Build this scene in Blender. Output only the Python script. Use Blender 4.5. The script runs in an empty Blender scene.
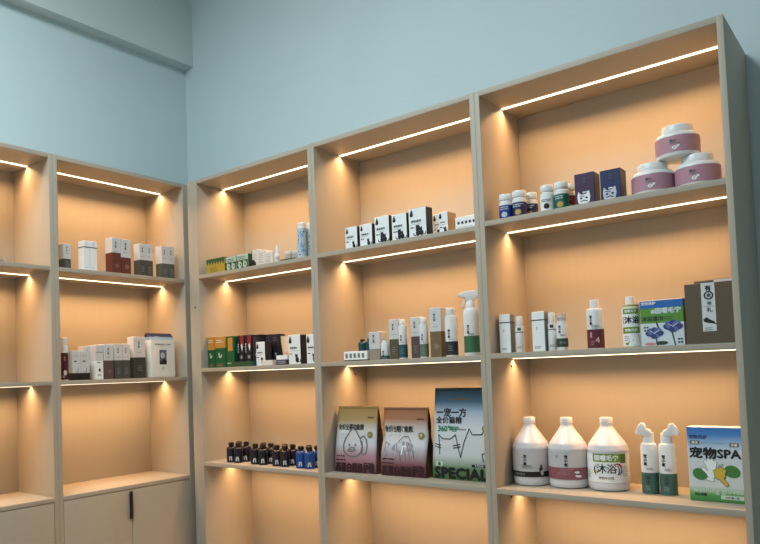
import bpy, bmesh, math, random
from mathutils import Vector, Matrix
random.seed(7)
S = bpy.context.scene
COL = S.collection
PI = math.pi

# ------------------------------------------------------------------ colours and materials
def lin(c):
    c /= 255.0
    return c / 12.92 if c <= .04045 else ((c + .055) / 1.055) ** 2.4
def rgb(r, g, b): return (lin(r), lin(g), lin(b), 1)
MATS = {}
def mat(name, c, rough=.5, var=.06, scale=30., metal=0., trans=0., sss=0.):
    """principled surface with a faint procedural variation of its own colour"""
    if name in MATS: return MATS[name]
    m = bpy.data.materials.new(name); m.use_nodes = True
    nt = m.node_tree; b = nt.nodes['Principled BSDF']
    c = rgb(*c)
    tc = nt.nodes.new('ShaderNodeTexCoord'); nz = nt.nodes.new('ShaderNodeTexNoise')
    nz.inputs['Scale'].default_value = scale; nz.inputs['Detail'].default_value = 3
    mx = nt.nodes.new('ShaderNodeMix'); mx.data_type = 'RGBA'
    mx.inputs[6].default_value = tuple(v * (1 - var) for v in c[:3]) + (1,)
    mx.inputs[7].default_value = tuple(min(1, v * (1 + var)) for v in c[:3]) + (1,)
    nt.links.new(tc.outputs['Object'], nz.inputs['Vector'])
    nt.links.new(nz.outputs['Fac'], mx.inputs[0])
    nt.links.new(mx.outputs[2], b.inputs['Base Color'])
    b.inputs['Roughness'].default_value = rough
    b.inputs['Metallic'].default_value = metal
    if trans: b.inputs['Transmission Weight'].default_value = trans
    MATS[name] = m
    return m
def grad(name, stops, h, rough=.4, noise=.0):
    """a printed colour fade running up a bag or box of height h"""
    m = bpy.data.materials.new(name); m.use_nodes = True
    nt = m.node_tree; b = nt.nodes['Principled BSDF']
    tc = nt.nodes.new('ShaderNodeTexCoord'); sp = nt.nodes.new('ShaderNodeSeparateXYZ')
    dv = nt.nodes.new('ShaderNodeMath'); dv.operation = 'DIVIDE'; dv.inputs[1].default_value = h
    cr = nt.nodes.new('ShaderNodeValToRGB')
    el = cr.color_ramp.elements
    while len(el) < len(stops): el.new(.5)
    for e, (p, c) in zip(el, stops): e.position = p; e.color = rgb(*c)
    nt.links.new(tc.outputs['Object'], sp.inputs[0]); nt.links.new(sp.outputs['Z'], dv.inputs[0])
    nt.links.new(dv.outputs[0], cr.inputs['Fac']); nt.links.new(cr.outputs['Color'], b.inputs['Base Color'])
    b.inputs['Roughness'].default_value = rough
    MATS[name] = m
    return m
def emis(name, c, s):
    m = bpy.data.materials.new(name); m.use_nodes = True
    b = m.node_tree.nodes['Principled BSDF']
    b.inputs['Base Color'].default_value = (.8, .8, .8, 1)
    b.inputs['Emission Color'].default_value = (*c, 1); b.inputs['Emission Strength'].default_value = s
    return m
def wood(name, c, vertical=True):
    m = bpy.data.materials.new(name); m.use_nodes = True
    nt = m.node_tree; b = nt.nodes['Principled BSDF']; c = rgb(*c)
    tc = nt.nodes.new('ShaderNodeTexCoord'); mp = nt.nodes.new('ShaderNodeMapping')
    mp.inputs['Scale'].default_value = (60, 60, 2.2) if vertical else (2.2, 60, 60)
    nz = nt.nodes.new('ShaderNodeTexNoise'); nz.inputs['Scale'].default_value = 1; nz.inputs['Detail'].default_value = 5
    mx = nt.nodes.new('ShaderNodeMix'); mx.data_type = 'RGBA'
    mx.inputs[6].default_value = tuple(v * .965 for v in c[:3]) + (1,)
    mx.inputs[7].default_value = tuple(v * 1.03 for v in c[:3]) + (1,)
    nt.links.new(tc.outputs['Object'], mp.inputs[0]); nt.links.new(mp.outputs[0], nz.inputs['Vector'])
    nt.links.new(nz.outputs['Fac'], mx.inputs[0]); nt.links.new(mx.outputs[2], b.inputs['Base Color'])
    bp = nt.nodes.new('ShaderNodeBump'); bp.inputs['Strength'].default_value = .04; bp.inputs['Distance'].default_value = .001
    nt.links.new(nz.outputs['Fac'], bp.inputs['Height']); nt.links.new(bp.outputs[0], b.inputs['Normal'])
    b.inputs['Roughness'].default_value = .55
    return m
def paint(name, c):
    m = bpy.data.materials.new(name); m.use_nodes = True
    nt = m.node_tree; b = nt.nodes['Principled BSDF']; c = rgb(*c)
    tc = nt.nodes.new('ShaderNodeTexCoord')
    n1 = nt.nodes.new('ShaderNodeTexNoise'); n1.inputs['Scale'].default_value = 2.2; n1.inputs['Detail'].default_value = 4
    n2 = nt.nodes.new('ShaderNodeTexNoise'); n2.inputs['Scale'].default_value = 160
    mx = nt.nodes.new('ShaderNodeMix'); mx.data_type = 'RGBA'
    mx.inputs[6].default_value = tuple(v * .95 for v in c[:3]) + (1,)
    mx.inputs[7].default_value = tuple(min(1, v * 1.04) for v in c[:3]) + (1,)
    nt.links.new(tc.outputs['Object'], n1.inputs['Vector']); nt.links.new(tc.outputs['Object'], n2.inputs['Vector'])
    nt.links.new(n1.outputs['Fac'], mx.inputs[0]); nt.links.new(mx.outputs[2], b.inputs['Base Color'])
    bp = nt.nodes.new('ShaderNodeBump'); bp.inputs['Strength'].default_value = .06; bp.inputs['Distance'].default_value = .002
    nt.links.new(n2.outputs['Fac'], bp.inputs['Height']); nt.links.new(bp.outputs[0], b.inputs['Normal'])
    b.inputs['Roughness'].default_value = .75
    return m

WOOD = wood('ash_board', (170, 161, 146)); WOODH = wood('ash_board_flat', (170, 161, 146), False)
WALL = paint('pale_blue_green_paint', (194, 211, 215)); BEAM = paint('beam_paint', (196, 206, 208))
CEIL = paint('ceiling_paint', (220, 224, 224)); FLOOR = mat('grey_floor_tile', (150, 146, 140), .35, .08, 6)
LED = emis('warm_strip_light', (1.0, .84, .58), 2.4)
WHITE = mat('white_plastic', (226, 228, 228), .35); CARD = mat('white_card', (232, 236, 237), .5)
GREYC = mat('pale_grey_card', (202, 203, 204), .55); BLACK = mat('black_print', (18, 18, 22), .45)
INK = mat('dark_grey_print', (70, 74, 80), .5); FINE = mat('pale_fine_print', (150, 154, 160), .5)
BLKPL = mat('black_plastic', (14, 14, 16), .35)

# ------------------------------------------------------------------ text as flat outlines
TXT = {}
def text2d(s, bold=.0):
    k = (s, bold)
    if k in TXT: return TXT[k]
    cu = bpy.data.curves.new('t', 'FONT'); cu.body = s; cu.align_x = 'CENTER'; cu.align_y = 'CENTER'
    cu.size = 1; cu.offset = bold; cu.resolution_u = 2
    o = bpy.data.objects.new('t', cu); COL.objects.link(o)
    dg = bpy.context.evaluated_depsgraph_get(); dg.update()
    me = o.evaluated_get(dg).to_mesh()
    vs = [(v.co.x, v.co.y) for v in me.vertices]; fs = [tuple(p.vertices) for p in me.polygons]
    o.evaluated_get(dg).to_mesh_clear()
    bpy.data.objects.remove(o); bpy.data.curves.remove(cu)
    if vs:
        cy = (min(v[1] for v in vs) + max(v[1] for v in vs)) / 2; cx = (min(v[0] for v in vs) + max(v[0] for v in vs)) / 2
        vs = [(x - cx, y - cy) for x, y in vs]
    TXT[k] = (vs, fs)
    return TXT[k]

# ------------------------------------------------------------------ mesh collector
class MB:
    def __init__(s): s.bm = bmesh.new(); s.mats = []; s.k = 0
    def lay(s, off):
        """each print sits a hair above the one before it"""
        s.k += 1; return off + s.k * 2.5e-6
    def sl(s, m):
        if m not in s.mats: s.mats.append(m)
        return s.mats.index(m)
    def face(s, vs, m, smooth=False):
        try: f = s.bm.faces.new(vs)
        except ValueError: return
        f.material_index = s.sl(m); f.smooth = smooth
    def poly(s, pts, m):
        s.face([s.bm.verts.new(p) for p in pts], m)
    def box(s, x0, x1, y0, y1, z0, z1, m, bev=0.):
        v = [s.bm.verts.new((x, y, z)) for z in (z0, z1) for y in (y0, y1) for x in (x0, x1)]
        fs = [(0, 2, 3, 1), (4, 5, 7, 6), (0, 1, 5, 4), (2, 6, 7, 3), (0, 4, 6, 2), (1, 3, 7, 5)]
        made = [s.bm.faces.new([v[i] for i in f]) for f in fs]
        for f in made: f.material_index = s.sl(m)
        if bev:
            es = {e for f in made for e in f.edges}
            r = bmesh.ops.bevel(s.bm, geom=list(es), offset=bev, segments=2, profile=.6, affect='EDGES')
            for f in r['faces']: f.material_index = s.sl(m)
    def rings(s, rs, mf, cap0, cap1, n4=None):
        """stack of chamfered rectangles: rs = [(z, half width, half depth, chamfer, y shift)]; mf(segment, face) picks the material"""
        prev = None
        for k, (z, a, b, c, *yy) in enumerate(rs):
            y = yy[0] if yy else 0
            P = [(-a + c, -b), (a - c, -b), (a, -b + c), (a, b - c), (a - c, b), (-a + c, b), (-a, b - c), (-a, -b + c)]
            ring = [s.bm.verts.new((px, py + y, z)) for px, py in P]
            if prev:
                for i in range(8):
                    j = (i + 1) % 8
                    s.face([prev[i], prev[j], ring[j], ring[i]], mf(k - 1, i))
            else: s.face(ring[::-1], cap0)
            prev = ring
        s.face(prev, cap1)
    def lathe(s, prof, ms, cx=0, cy=0, n=32, a0=0, caps=True):
        """prof = [(radius, z)]; ms one material or a list per segment"""
        prev = None
        for k, (r, z) in enumerate(prof):
            ring = [s.bm.verts.new((cx + r * math.sin(2 * PI * i / n), cy - r * math.cos(2 * PI * i / n), z)) for i in range(n)]
            m = ms[min(k - 1, len(ms) - 1)] if isinstance(ms, list) else ms
            if prev:
                for i in range(n):
                    j = (i + 1) % n
                    s.face([prev[i], prev[j], ring[j], ring[i]], m, True)
            elif caps: s.face(ring[::-1], m)
            prev = ring
        if caps: s.face(prev, ms[-1] if isinstance(ms, list) else ms)
    def band(s, R, z0, z1, t0, t1, m, n=20, cx=0, cy=0):
        """curved sheet on a cylinder between two angles (radians from the front)"""
        cols = []
        for i in range(n + 1):
            t = t0 + (t1 - t0) * i / n
            cols.append([s.bm.verts.new((cx + R * math.sin(t), cy - R * math.cos(t), z)) for z in (z0, z1)])
        for a, b in zip(cols, cols[1:]): s.face([a[0], b[0], b[1], a[1]], m, True)
    def prism(s, pts, y0, y1, m, bev=0.):
        """outline in x,z drawn from y0 (front) to y1 (back)"""
        a = [s.bm.verts.new((x, y0, z)) for x, z in pts]; b = [s.bm.verts.new((x, y1, z)) for x, z in pts]
        made = [s.bm.faces.new(a), s.bm.faces.new(b[::-1])]
        for i in range(len(pts)):
            j = (i + 1) % len(pts); made.append(s.bm.faces.new([a[j], a[i], b[i], b[j]]))
        bmesh.ops.recalc_face_normals(s.bm, faces=made)
        for f in made: f.material_index = s.sl(m)
        if bev:
            es = {e for f in made for e in f.edges}
            r = bmesh.ops.bevel(s.bm, geom=list(es), offset=bev, segments=2, profile=.6, affect='EDGES')
            for f in r['faces']: f.material_index = s.sl(m); f.smooth = True
    def tube(s, pts, r, m, n=10):
        prev = None
        for k, p in enumerate(pts):
            p = Vector(p); a = Vector(pts[max(0, k - 1)]); b = Vector(pts[min(len(pts) - 1, k + 1)])
            d = (b - a).normalized(); q = d.to_track_quat('Z', 'Y')
            rr = r[k] if isinstance(r, (list, tuple)) else r
            ring = [s.bm.verts.new(p + q @ Vector((rr * math.cos(2 * PI * i / n), rr * math.sin(2 * PI * i / n), 0))) for i in range(n)]
            if prev:
                for i in range(n):
                    j = (i + 1) % n; s.face([prev[i], prev[j], ring[j], ring[i]], m, True)
            else: s.face(ring[::-1], m)
            prev = ring
        s.face(prev, m)
    # ---- print on a surface: F(x, z, off) -> point
    def text(s, F, t, x, z, size, m, off=.0005, bold=0., rot=0., width=None):
        vs, fs = text2d(t)
        if not vs: return
        kx = 1.
        if width:
            w = max(v[0] for v in vs) - min(v[0] for v in vs); kx = width / (w * size)
        c, sn = math.cos(rot), math.sin(rot)
        e = bold * size * 1.25
        for dx, dz in ([(0, 0)] if not bold else [(-e, 0), (e, 0), (0, e), (0, -e)]):
            o = s.lay(off)
            bv = [s.bm.verts.new(F(x + dx + size * (c * a * kx - sn * b), z + dz + size * (sn * a * kx + c * b), o)) for a, b in vs]
            for f in fs: s.face([bv[i] for i in f], m)
    def vtext(s, F, t, x, z, size, m, off=.0005, bold=.02):
        for i, ch in enumerate(t): s.text(F, ch, x, z - i * size * 1.05, size, m, off, bold)
    def rect(s, F, x0, x1, z0, z1, m, off=.0004, nx=1, nz=1):
        off = s.lay(off)
        g = [[s.bm.verts.new(F(x0 + (x1 - x0) * i / nx, z0 + (z1 - z0) * j / nz, off)) for j in range(nz + 1)] for i in range(nx + 1)]
        for i in range(nx):
            for j in range(nz): s.face([g[i][j], g[i + 1][j], g[i + 1][j + 1], g[i][j + 1]], m)
    def lines(s, F, x0, x1, z, n, h, gap, m, off=.0005):
        """rows of fine print, too small to read"""
        for k in range(n):
            x = x0; e = x1 - random.random() * .3 * (x1 - x0)
            while x < e:
                w = min(h * random.uniform(1.2, 3.5), e - x)
                s.rect(F, x, x + w, z - k * gap - h, z - k * gap, m, off); x += w + h * .5
    def shape(s, F, pts, m, off=.0005):
        off = s.lay(off); vs = [s.bm.verts.new(F(x, z, off)) for x, z in pts]
        f = s.bm.faces.new(vs); f.material_index = s.sl(m)
        bmesh.ops.triangulate(s.bm, faces=[f])
    def disc(s, F, x, z, rx, rz, m, off=.0005, n=24, rot=0.):
        c, sn = math.cos(rot), math.sin(rot)
        P = [(rx * math.cos(2 * PI * i / n), rz * math.sin(2 * PI * i / n)) for i in range(n)]
        s.shape(F, [(x + c * a - sn * b, z + sn * a + c * b) for a, b in P], m, off)
    def stroke(s, F, pts, w, m, off=.0005, closed=False):
        """a drawn line of width w through the points"""
        if closed: pts = list(pts) + [pts[0]]
        for (x0, z0), (x1, z1) in zip(pts, pts[1:]):
            L = math.hypot(x1 - x0, z1 - z0)
            if L < 1e-6: continue
            off = s.lay(off); nx, nz = -(z1 - z0) / L * w / 2, (x1 - x0) / L * w / 2
            s.face([s.bm.verts.new(F(a, b, off)) for a, b in ((x0 - nx, z0 - nz), (x1 - nx, z1 - nz), (x1 + nx, z1 + nz), (x0 + nx, z0 + nz))], m)
        for (x, z) in pts: s.disc(F, x, z, w / 2, w / 2, m, off, 10)
    def build(s, name, parent=None, sharp=True):
        bm = s.bm
        me = bpy.data.meshes.new(name); bm.normal_update(); bm.to_mesh(me); bm.free()
        for m in s.mats: me.materials.append(m)
        if sharp: me.set_sharp_from_angle(angle=math.radians(35))
        o = bpy.data.objects.new(name, me); COL.objects.link(o)
        if parent: o.parent = parent
        return o
def front(hd): return lambda x, z, off: (x, -hd - off, z)
def right_side(hw): return lambda x, z, off: (hw + off, x, z)
def top_of(h): return lambda x, z, off: (x, z, h + off)
def round_face(R, t0=0.): return lambda x, z, off: ((R + off) * math.sin(x / R + t0), -(R + off) * math.cos(x / R + t0), z)

# ------------------------------------------------------------------ scene bookkeeping
def tag(o, label, cat, group=None):
    o['label'] = label; o['category'] = cat
    if group: o['group'] = group
    return o
def empty(name):
    o = bpy.data.objects.new(name, None); COL.objects.link(o); o.empty_display_size = .05
    return o
def struct(o): o['kind'] = 'structure'; return o
SH = dict(C1=1.9352, C2=1.4527, C3=.968, B1=1.9254, B2=1.4487, B3=.9695, A1=1.9231, A2=1.446, A3=.9703, L1=1.9135, L2=1.4062)
def put(o, shelf, x, d, rz=0., z=0.):
    """stand a thing on a shelf: x along the shelf, d = depth of its centre behind the shelf's front edge"""
    Z = SH[shelf] + .0004 + z
    if shelf[0] == 'L':
        o.location = (-d, x, Z); o.rotation_euler = (0, 0, math.radians(90 + rz))
    else:
        o.location = (x, d, Z); o.rotation_euler = (0, 0, math.radians(rz))
    return o
def dup(root, label, group=None):
    r = root.copy(); COL.objects.link(r)
    for ch in list(root.children):
        c = ch.copy(); COL.objects.link(c); c.parent = r
        for g in list(ch.children):
            q = g.copy(); COL.objects.link(q); q.parent = c
    r['label'] = label
    if group: r['group'] = group
    return r

# ================================================================== the room
def slab(name, x0, x1, y0, y1, z0, z1, m):
    b = MB(); b.box(x0, x1, y0, y1, z0, z1, m); return struct(b.build(name))
WX, WY = -.392, .366
slab('floor', WX - .15, 4.6, -6.0, WY + .15, -.1, 0, FLOOR)
slab('wall_back', WX - .15, 4.6, WY, WY + .15, 0, 3.85, WALL)
slab('wall_left', WX - .15, WX, -6.0, WY, 0, 3.85, WALL)
slab('wall_right', 4.6, 4.75, -6.0, WY + .15, 0, 3.85, WALL)
slab('ceiling', WX - .15, 4.75, -6.0, WY + .15, 3.85, 3.95, CEIL)
slab('trim_1', WX, WX + .074, -6.0, WY, 3.260, 3.85, BEAM)

# ================================================================== the shelving units
STRIP_W = 3.15; TH = .0185; ZT = 2.4193; D = .336; DO = .362
def shelf_unit(name, label, x0, xi0, xi1, x1, shelves, deep, rot=False, filler=None, doors=None):
    r = empty(name); tag(r, label, 'shelving unit', 'lit shelving units')
    def board(n, a0, a1, b0, b1, c0, c1, m, par=r, bev=.0006):
        b = MB(); b.box(a0, a1, b0, b1, c0, c1, m, bev); return b.build(n, par)
    g = .0004
    board('side_panel', x0 + g, xi0, 0, DO, 0.0, ZT, WOOD)
    board('side_panel', xi1, x1 - g, 0, DO, 0.0, ZT, WOOD)
    if filler: board('filler_panel', filler[0], filler[1], 0, .02, 0, ZT, WOOD)
    t = board('top_panel', xi0, xi1, .0008, DO, ZT - .0197, ZT - .0003, WOODH)
    board('back_panel', xi0, xi1, deep, DO - .004, .06, ZT - .0197, WOOD)
    board('plinth', xi0, xi1, .03, .048, 0, .06, WOOD)
    zs = list(shelves)
    def strip(par, zu):
        b = MB(); b.box(xi0 + .003, xi1 - .003, .1812, .1944, zu - .0030, zu + .002, LED); b.build('light_strip', par)
        l = bpy.data.lights.new('strip_light', 'AREA'); l.shape = 'RECTANGLE'; l.size = xi1 - xi0 - .01; l.size_y = .009
        l.energy = STRIP_W; l.color = (1.0, .56, .25); l.spread = math.radians(142)
        lo = bpy.data.objects.new('strip_light', l); COL.objects.link(lo); lo.parent = r; lo.location = ((xi0 + xi1) / 2, .1878, zu - .0036)
    strip(t, ZT - .0197)
    for z in zs:
        s = board('shelf', xi0, xi1, .0008, deep, z - TH, z, WOODH)
        if not (doors and z == zs[-1]): strip(s, z - TH)
    if doors:
        zt = zs[-1] - TH - .003; xm = (xi0 + xi1) / 2
        for k, (a, b_) in enumerate(((xi0 + .0025, xm - .0013), (xm + .0013, xi1 - .0025))):
            d = board('door', a, b_, .0006, .019, .064, zt, WOOD)
            if k == 0:
                hb = MB(); hb.box(b_ - .013, b_ + .0008, -.009, .0002, zt - .137, zt - .008, BLKPL, .001); hb.build('handle', d)
    else:
        board('shelf', xi0, xi1, .0008, deep, .06, .078, WOODH)
    if rot: r.rotation_euler = (0, 0, PI / 2)
    return r
shelf_unit('shelving_unit', 'open lit wooden shelving unit in the corner, full of small dark bottles and green cartons',
           .0865, .1055, .8586, .8774, (SH['A1'], SH['A2'], SH['A3'], .488), D, filler=(.0315, .0865))
shelf_unit('shelving_unit', 'middle lit wooden shelving unit of the three, with three pet food bags',
           .8774, .8962, 1.6516, 1.6712, (SH['B1'], SH['B2'], SH['B3'], .488), D)
shelf_unit('shelving_unit', 'lit wooden shelving unit with the bare outer side, holding three big white jugs',
           1.6712, 1.6907, 2.4538, 2.4716, (SH['C1'], SH['C2'], SH['C3'], .487), D)
shelf_unit('shelving_unit', 'lit shelving unit over a two-door cupboard, stocked with grey cartons on the left wall',
           -.743, -.7225, -.0056, .013, (SH['L1'], SH['L2'], .8979), .322, True, filler=(.013, .0305), doors=True)
shelf_unit('shelving_unit', 'nearly empty lit shelving unit over a cupboard, cut by the photo\'s left edge',
           -1.503, -1.4835, -.7635, -.743, (SH['L1'], SH['L2'], .8979), .322, True, doors=True)

def grommet(par, loc, axis):
    b = MB(); b.lathe([(.0045, 0), (.0045, .002), (.003, .0026)], BLKPL, n=14); o = b.build('cable_grommet', par)
    o.location = loc; o.rotation_euler = (0, PI / 2, 0) if axis == 'x' else (PI / 2, 0, 0)
UN = [o for o in bpy.data.objects if o.name.startswith('shelving_unit')]
UN.sort(key=lambda o: o.name)
grommet(UN[2], (1.6907, .171, 1.405), 'x'); grommet(UN[2], (1.6907, .1185, .920), 'x')
grommet(UN[1], (.8962, .245, 1.391), 'x'); grommet(UN[1], (.8962, .115, .920), 'x')
grommet(UN[0], (.0716, 0, 1.760), 'y')

# ================================================================== builders for the goods
def carton(name, w, d, h, mats, top=None, side=None, bev=.0012, prints=None):
    """printed carton: mats = [(height fraction, material)] from the bottom up"""
    b = MB(); hw, hd = w / 2, d / 2
    rs = [(0, hw - bev, hd - bev, bev), (bev, hw, hd, bev)]; seg = [mats[0][1]]
    for f, m in mats[:-1]: rs.append((h * f, hw, hd, bev)); seg.append(m)
    rs.append((h - bev, hw, hd, bev)); seg.append(mats[-1][1]); rs.append((h, hw - bev, hd - bev, bev)); seg.append(top or mats[-1][1])
    def mf(k, i):
        if side and i in (2, 6): return side
        return seg[k]
    b.rings(rs, mf, mats[0][1], top or mats[-1][1])
    # the tuck flap's slit along the top
    b.rect(top_of(h), -hw + .004, hw - .004, hd - .0035, hd - .0028, FINE, .0003)
    if prints: prints(b, front(hd), w, h, hd)
    return b.build(name)
def round_box(name, label, cat, group, body, cap, lab=None, extra=None):
    """bottle or jar: body, cap and label lathed; lab(mb) fills the label part"""
    r = empty(name); tag(r, label, cat, group)
    b = MB(); b.lathe(*body); b.build('body', r)
    if cap:
        b = MB(); b.lathe(*cap); b.build('cap', r)
    if lab:
        b = MB(); lab(b); b.build('label', r)
    if extra: extra(r)
    return r
def mark(b, F, x, z, s, m=BLACK):
    """the brand's upright brush-written mark"""
    b.vtext(F, '宠小氧', x, z, s, m, .0006, .03)

# ------------------------------------------------------------------ unit C, top shelf
BLUE = mat('royal_blue_label', (30, 62, 140)); NAVY = mat('navy_label', (30, 30, 78)); GRN = mat('dark_green_label', (20, 92, 76))
RED = mat('dark_red_label', (110, 24, 36)); SILV = mat('silver_print', (190, 196, 206), .35); GOLD = mat('gold_print', (182, 150, 90), .4)
def pill(label, R, h, lm, kind, capm=WHITE):
    hb = h * .73
    def lab(b):
        b.band(R + .0004, h * .05, h * .56, -PI, PI, lm, 40)
        F = round_face(R + .0004)
        if kind == 'white': b.disc(F, 0, h * .22, R * .42, R * .42, BLACK, .0008); b.lines(F, -R * .8, R * .8, h * .47, 2, .003, .006, INK, .0008)
        else:
            b.disc(F, -R * .1, h * .2, R * .45, R * .4, SILV if kind == 'blue' else GOLD, .0008)
            b.lines(F, -R * .9, R * .7, h * .50, 2, .0035, .007, SILV, .0008)
    b = round_box('pill_bottle', label, 'bottle', 'supplement bottles',
        ([(R * .93, 0), (R, .003), (R, hb - .012), (R * .97, hb - .004), (R * .82, hb), (R * .80, hb + .003)], WHITE),
        ([(R * .92, hb + .0035), (R * .95, hb + .005), (R * .95, h - .003), (R * .90, h - .0006), (R * .3, h)], capm), lab)
    return b
put(pill('white-capped pill bottle with a bright blue label, next to the left side panel', .0240, .096, BLUE, 'blue'), 'C1', 1.748, .060, 15)
put(pill('white-capped pill bottle with a dark navy label and gold emblem, beside the bright blue one', .0255, .100, NAVY, 'navy'), 'C1', 1.7985, .064, 15)
put(pill('navy pill bottle half hidden behind the gold-emblem navy one', .0225, .097, NAVY, 'navy'), 'C1', 1.822, .114, 10)
put(pill('all-white pill bottle with a round black emblem, beside the green one', .0235, .098, CARD, 'white'), 'C1', 1.903, .058, 12)
put(pill('white-capped pill bottle with a dark green label, left of the purple carton', .0240, .100, GRN, 'green'), 'C1', 1.952, .062, 12)
put(pill('white-capped pill bottle with a dark red label, behind the green one', .0205, .100, RED, 'red'), 'C1', 1.966, .112, 10)
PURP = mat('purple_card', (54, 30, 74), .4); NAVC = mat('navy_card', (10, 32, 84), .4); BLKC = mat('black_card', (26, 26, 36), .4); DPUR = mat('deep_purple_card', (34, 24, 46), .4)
def catface(b, F, x, z, s, m):
    """a small printed cat face in white strokes"""
    b.shape(F, [(x + s * a, z + s * c) for a, c in ((-.9, -.6), (-1, .3), (-.85, 1.1), (-.4, .6), (.3, .65), (.8, 1.15), (.95, .2), (.8, -.6), (.2, -1), (-.4, -.95))], m, .0006)
    dk = PURP if m is not SILV else NAVC
    for q in (-.42, .4):
        b.disc(F, x + s * q, z + s * .05, s * .2, s * .16, dk, .0009, 12)
    b.stroke(F, [(x - s * .5, z - s * .45), (x, z - s * .3), (x + s * .5, z - s * .5)], s * .14, dk, .0009)
    b.stroke(F, [(x - s * .6, z + s * .45), (x + s * .1, z + s * .3)], s * .12, dk, .0009)
def p_cat(mm):
    def f(b, F, w, h, hd):
        b.lines(F, -w * .1, w * .3, h * .42, 1, .004, .007, CARD)
        catface(b, F, -w * .04, h * .215, w * .34, mm)
        b.vtext(F, '宠物', 0, h * .82, w * .16, INK)
    return f
put(tag(carton('supplement_carton', .064, .060, .109, [(1, PURP)], side=DPUR, prints=p_cat(CARD)), 'purple carton with a white cat face print', 'box', 'cat face cartons'), 'C1', 2.040, .062)
put(tag(carton('supplement_carton', .064, .062, .104, [(1, NAVC)], side=BLKC, top=GOLD, prints=p_cat(SILV)), 'dark blue carton with a white cat face print and gold lid edge', 'box', 'cat face cartons'), 'C1', 2.123, .064)
PINK = mat('dusty_pink_label', (176, 132, 146), .45); PINKD = mat('rose_print', (128, 84, 100), .45)
def tub(label):
    R = .0630
    def lab(b):
        b.band(R + .0006, .011, .0625, -PI, PI, PINK, 48)
        F = round_face(R + .0006)
        b.text(F, '宠小', -.010, .046, .010, INK, .0009, .03); b.lines(F, -.02, .012, .038, 1, .0015, .004, INK, .0009)
        b.disc(F, -.006, .024, .0075, .006, CARD, .0008, 14); b.disc(F, .004, .029, .004, .004, CARD, .0008, 10)
        b.text(F, '护', -.006, .024, .008, PINKD, .0011)
    def flange(r):
        b = MB(); b.lathe([(.043, .0785), (.0475, .0795), (.0475, .0825), (.044, .0832)], WHITE, n=48); b.build('collar', r)
    return round_box('cream_tub', label, 'tub', 'pink cream tubs',
        ([(.052, .0), (.060, .0012), (.0620, .006), (R, .010), (R, .063), (R - .002, .069), (.057, .0755), (.046, .079), (.042, .0815)], WHITE, 0, 0, 48),
        ([(.042, .083), (.0445, .0842), (.0445, .099), (.0425, .1028), (.040, .104), (.01, .1042)], WHITE, 0, 0, 48), lab, flange)
put(tub('pink-labelled white tub at the left of the stacked trio, standing on the shelf'), 'C1', 2.2365, .092, 12)
put(tub('pink-labelled white tub under the right of the stacked trio, against the side panel'), 'C1', 2.3645, .094, 8)
put(tub('pink-labelled white tub balanced on top of the other two'), 'C1', 2.313, .093, 10, z=.1046)

# ------------------------------------------------------------------ unit C, second shelf
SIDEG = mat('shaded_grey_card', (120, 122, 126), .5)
def p_tall(b, F, w, h, hd):
    b.rect(F, -w * .5, w * .5, h * .775, h * .80, BLACK, .0006)
    b.rect(right_side(w / 2), -hd, hd, h * .775, h * .80, BLACK, .0006)
    b.rect(lambda x, z, o: (-w / 2 - o, x, z), -hd, hd, h * .775, h * .80, BLACK, .0006)
    b.lines(F, -w * .32, w * .3, h * .13, 2, .002, .005, INK); b.vtext(F, '养护', -w * .1, h * .6, .006, FINE)
def tallbox(label, w, h, d=.04): return tag(carton('lotion_carton', w, d, h, [(1, CARD)], side=SIDEG, prints=p_tall), label, 'box', 'white cartons with a black band')
put(tallbox('tall white carton with a black band near its top, nearest the left side panel', .042, .141), 'C2', 1.723, .078)
put(tallbox('tall white carton with a black band, left of the brown-marked slim bottle', .045, .141), 'C2', 1.848, .078)
def slim(label, h, acc):
    R = .0152; hb = h * .72
    def lab(b):
        F = round_face(R + .0003)
        b.band(R + .0004, h * .545, h * .565, -PI, PI, BLACK, 32)
        b.rect(F, -.006, .006, h * .60, h * .68, acc, .0006, 4); b.lines(F, -.009, .008, h * .16, 2, .0018, .0045, INK)
    return round_box('slim_bottle', label, 'bottle', 'slim white bottles',
        ([(R * .94, 0), (R, .002), (R, hb - .004), (R * .9, hb), (R * .7, hb + .001)], WHITE),
        ([(R * .78, hb + .0015), (R * .80, hb + .003), (R * .72, h - .004), (R * .62, h), (R * .1, h)], WHITE), lab)
TEAL = mat('teal_label', (24, 84, 84), .45)
put(slim('slim white bottle with a green square mark, beside the carton near the left panel', .132, GRN), 'C2', 1.768, .085, 15)
put(slim('slim white bottle with a brown square mark, beside the foam pump bottle', .136, mat('brown_print', (84, 60, 48))), 'C2', 1.887, .085, 15)
def foam_pump():
    R = .0185
    def lab(b):
        b.band(R + .0004, .012, .042, -2.2, 2.2, mat('dark_leaf_green_label', (34, 66, 50)), 32)
        F = round_face(R + .0004); mark(b, F, -.006, .083, .009)
        b.lines(F, -.004, .012, .056, 2, .0015, .004, INK); b.text(F, '泡', -.004, .027, .012, FINE, .0009); b.text(F, '沫', .008, .027, .012, FINE, .0009)
    def pump(r):
        b = MB(); b.lathe([(.0165, .094), (.0165, .102), (.0125, .104), (.0125, .118), (.011, .120)], WHITE)
        b.build('pump', r)
        b = MB(); b.lathe([(.0150, .1035), (.0150, .125), (.0135, .129), (.003, .1295)], mat('clear_overcap', (224, 226, 228), .12, trans=.75)); b.build('overcap', r)
    return round_box('foam_pump_bottle', 'small white foam pump bottle with a dark green foot and clear overcap', 'bottle', None,
        ([(R * .95, 0), (R, .002), (R, .088), (R * .92, .093), (R * .8, .094)], WHITE), None, lab, pump)
put(foam_pump(), 'C2', 1.924, .079, 14)
MAROON = mat('maroon_label', (92, 34, 44), .45)
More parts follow.
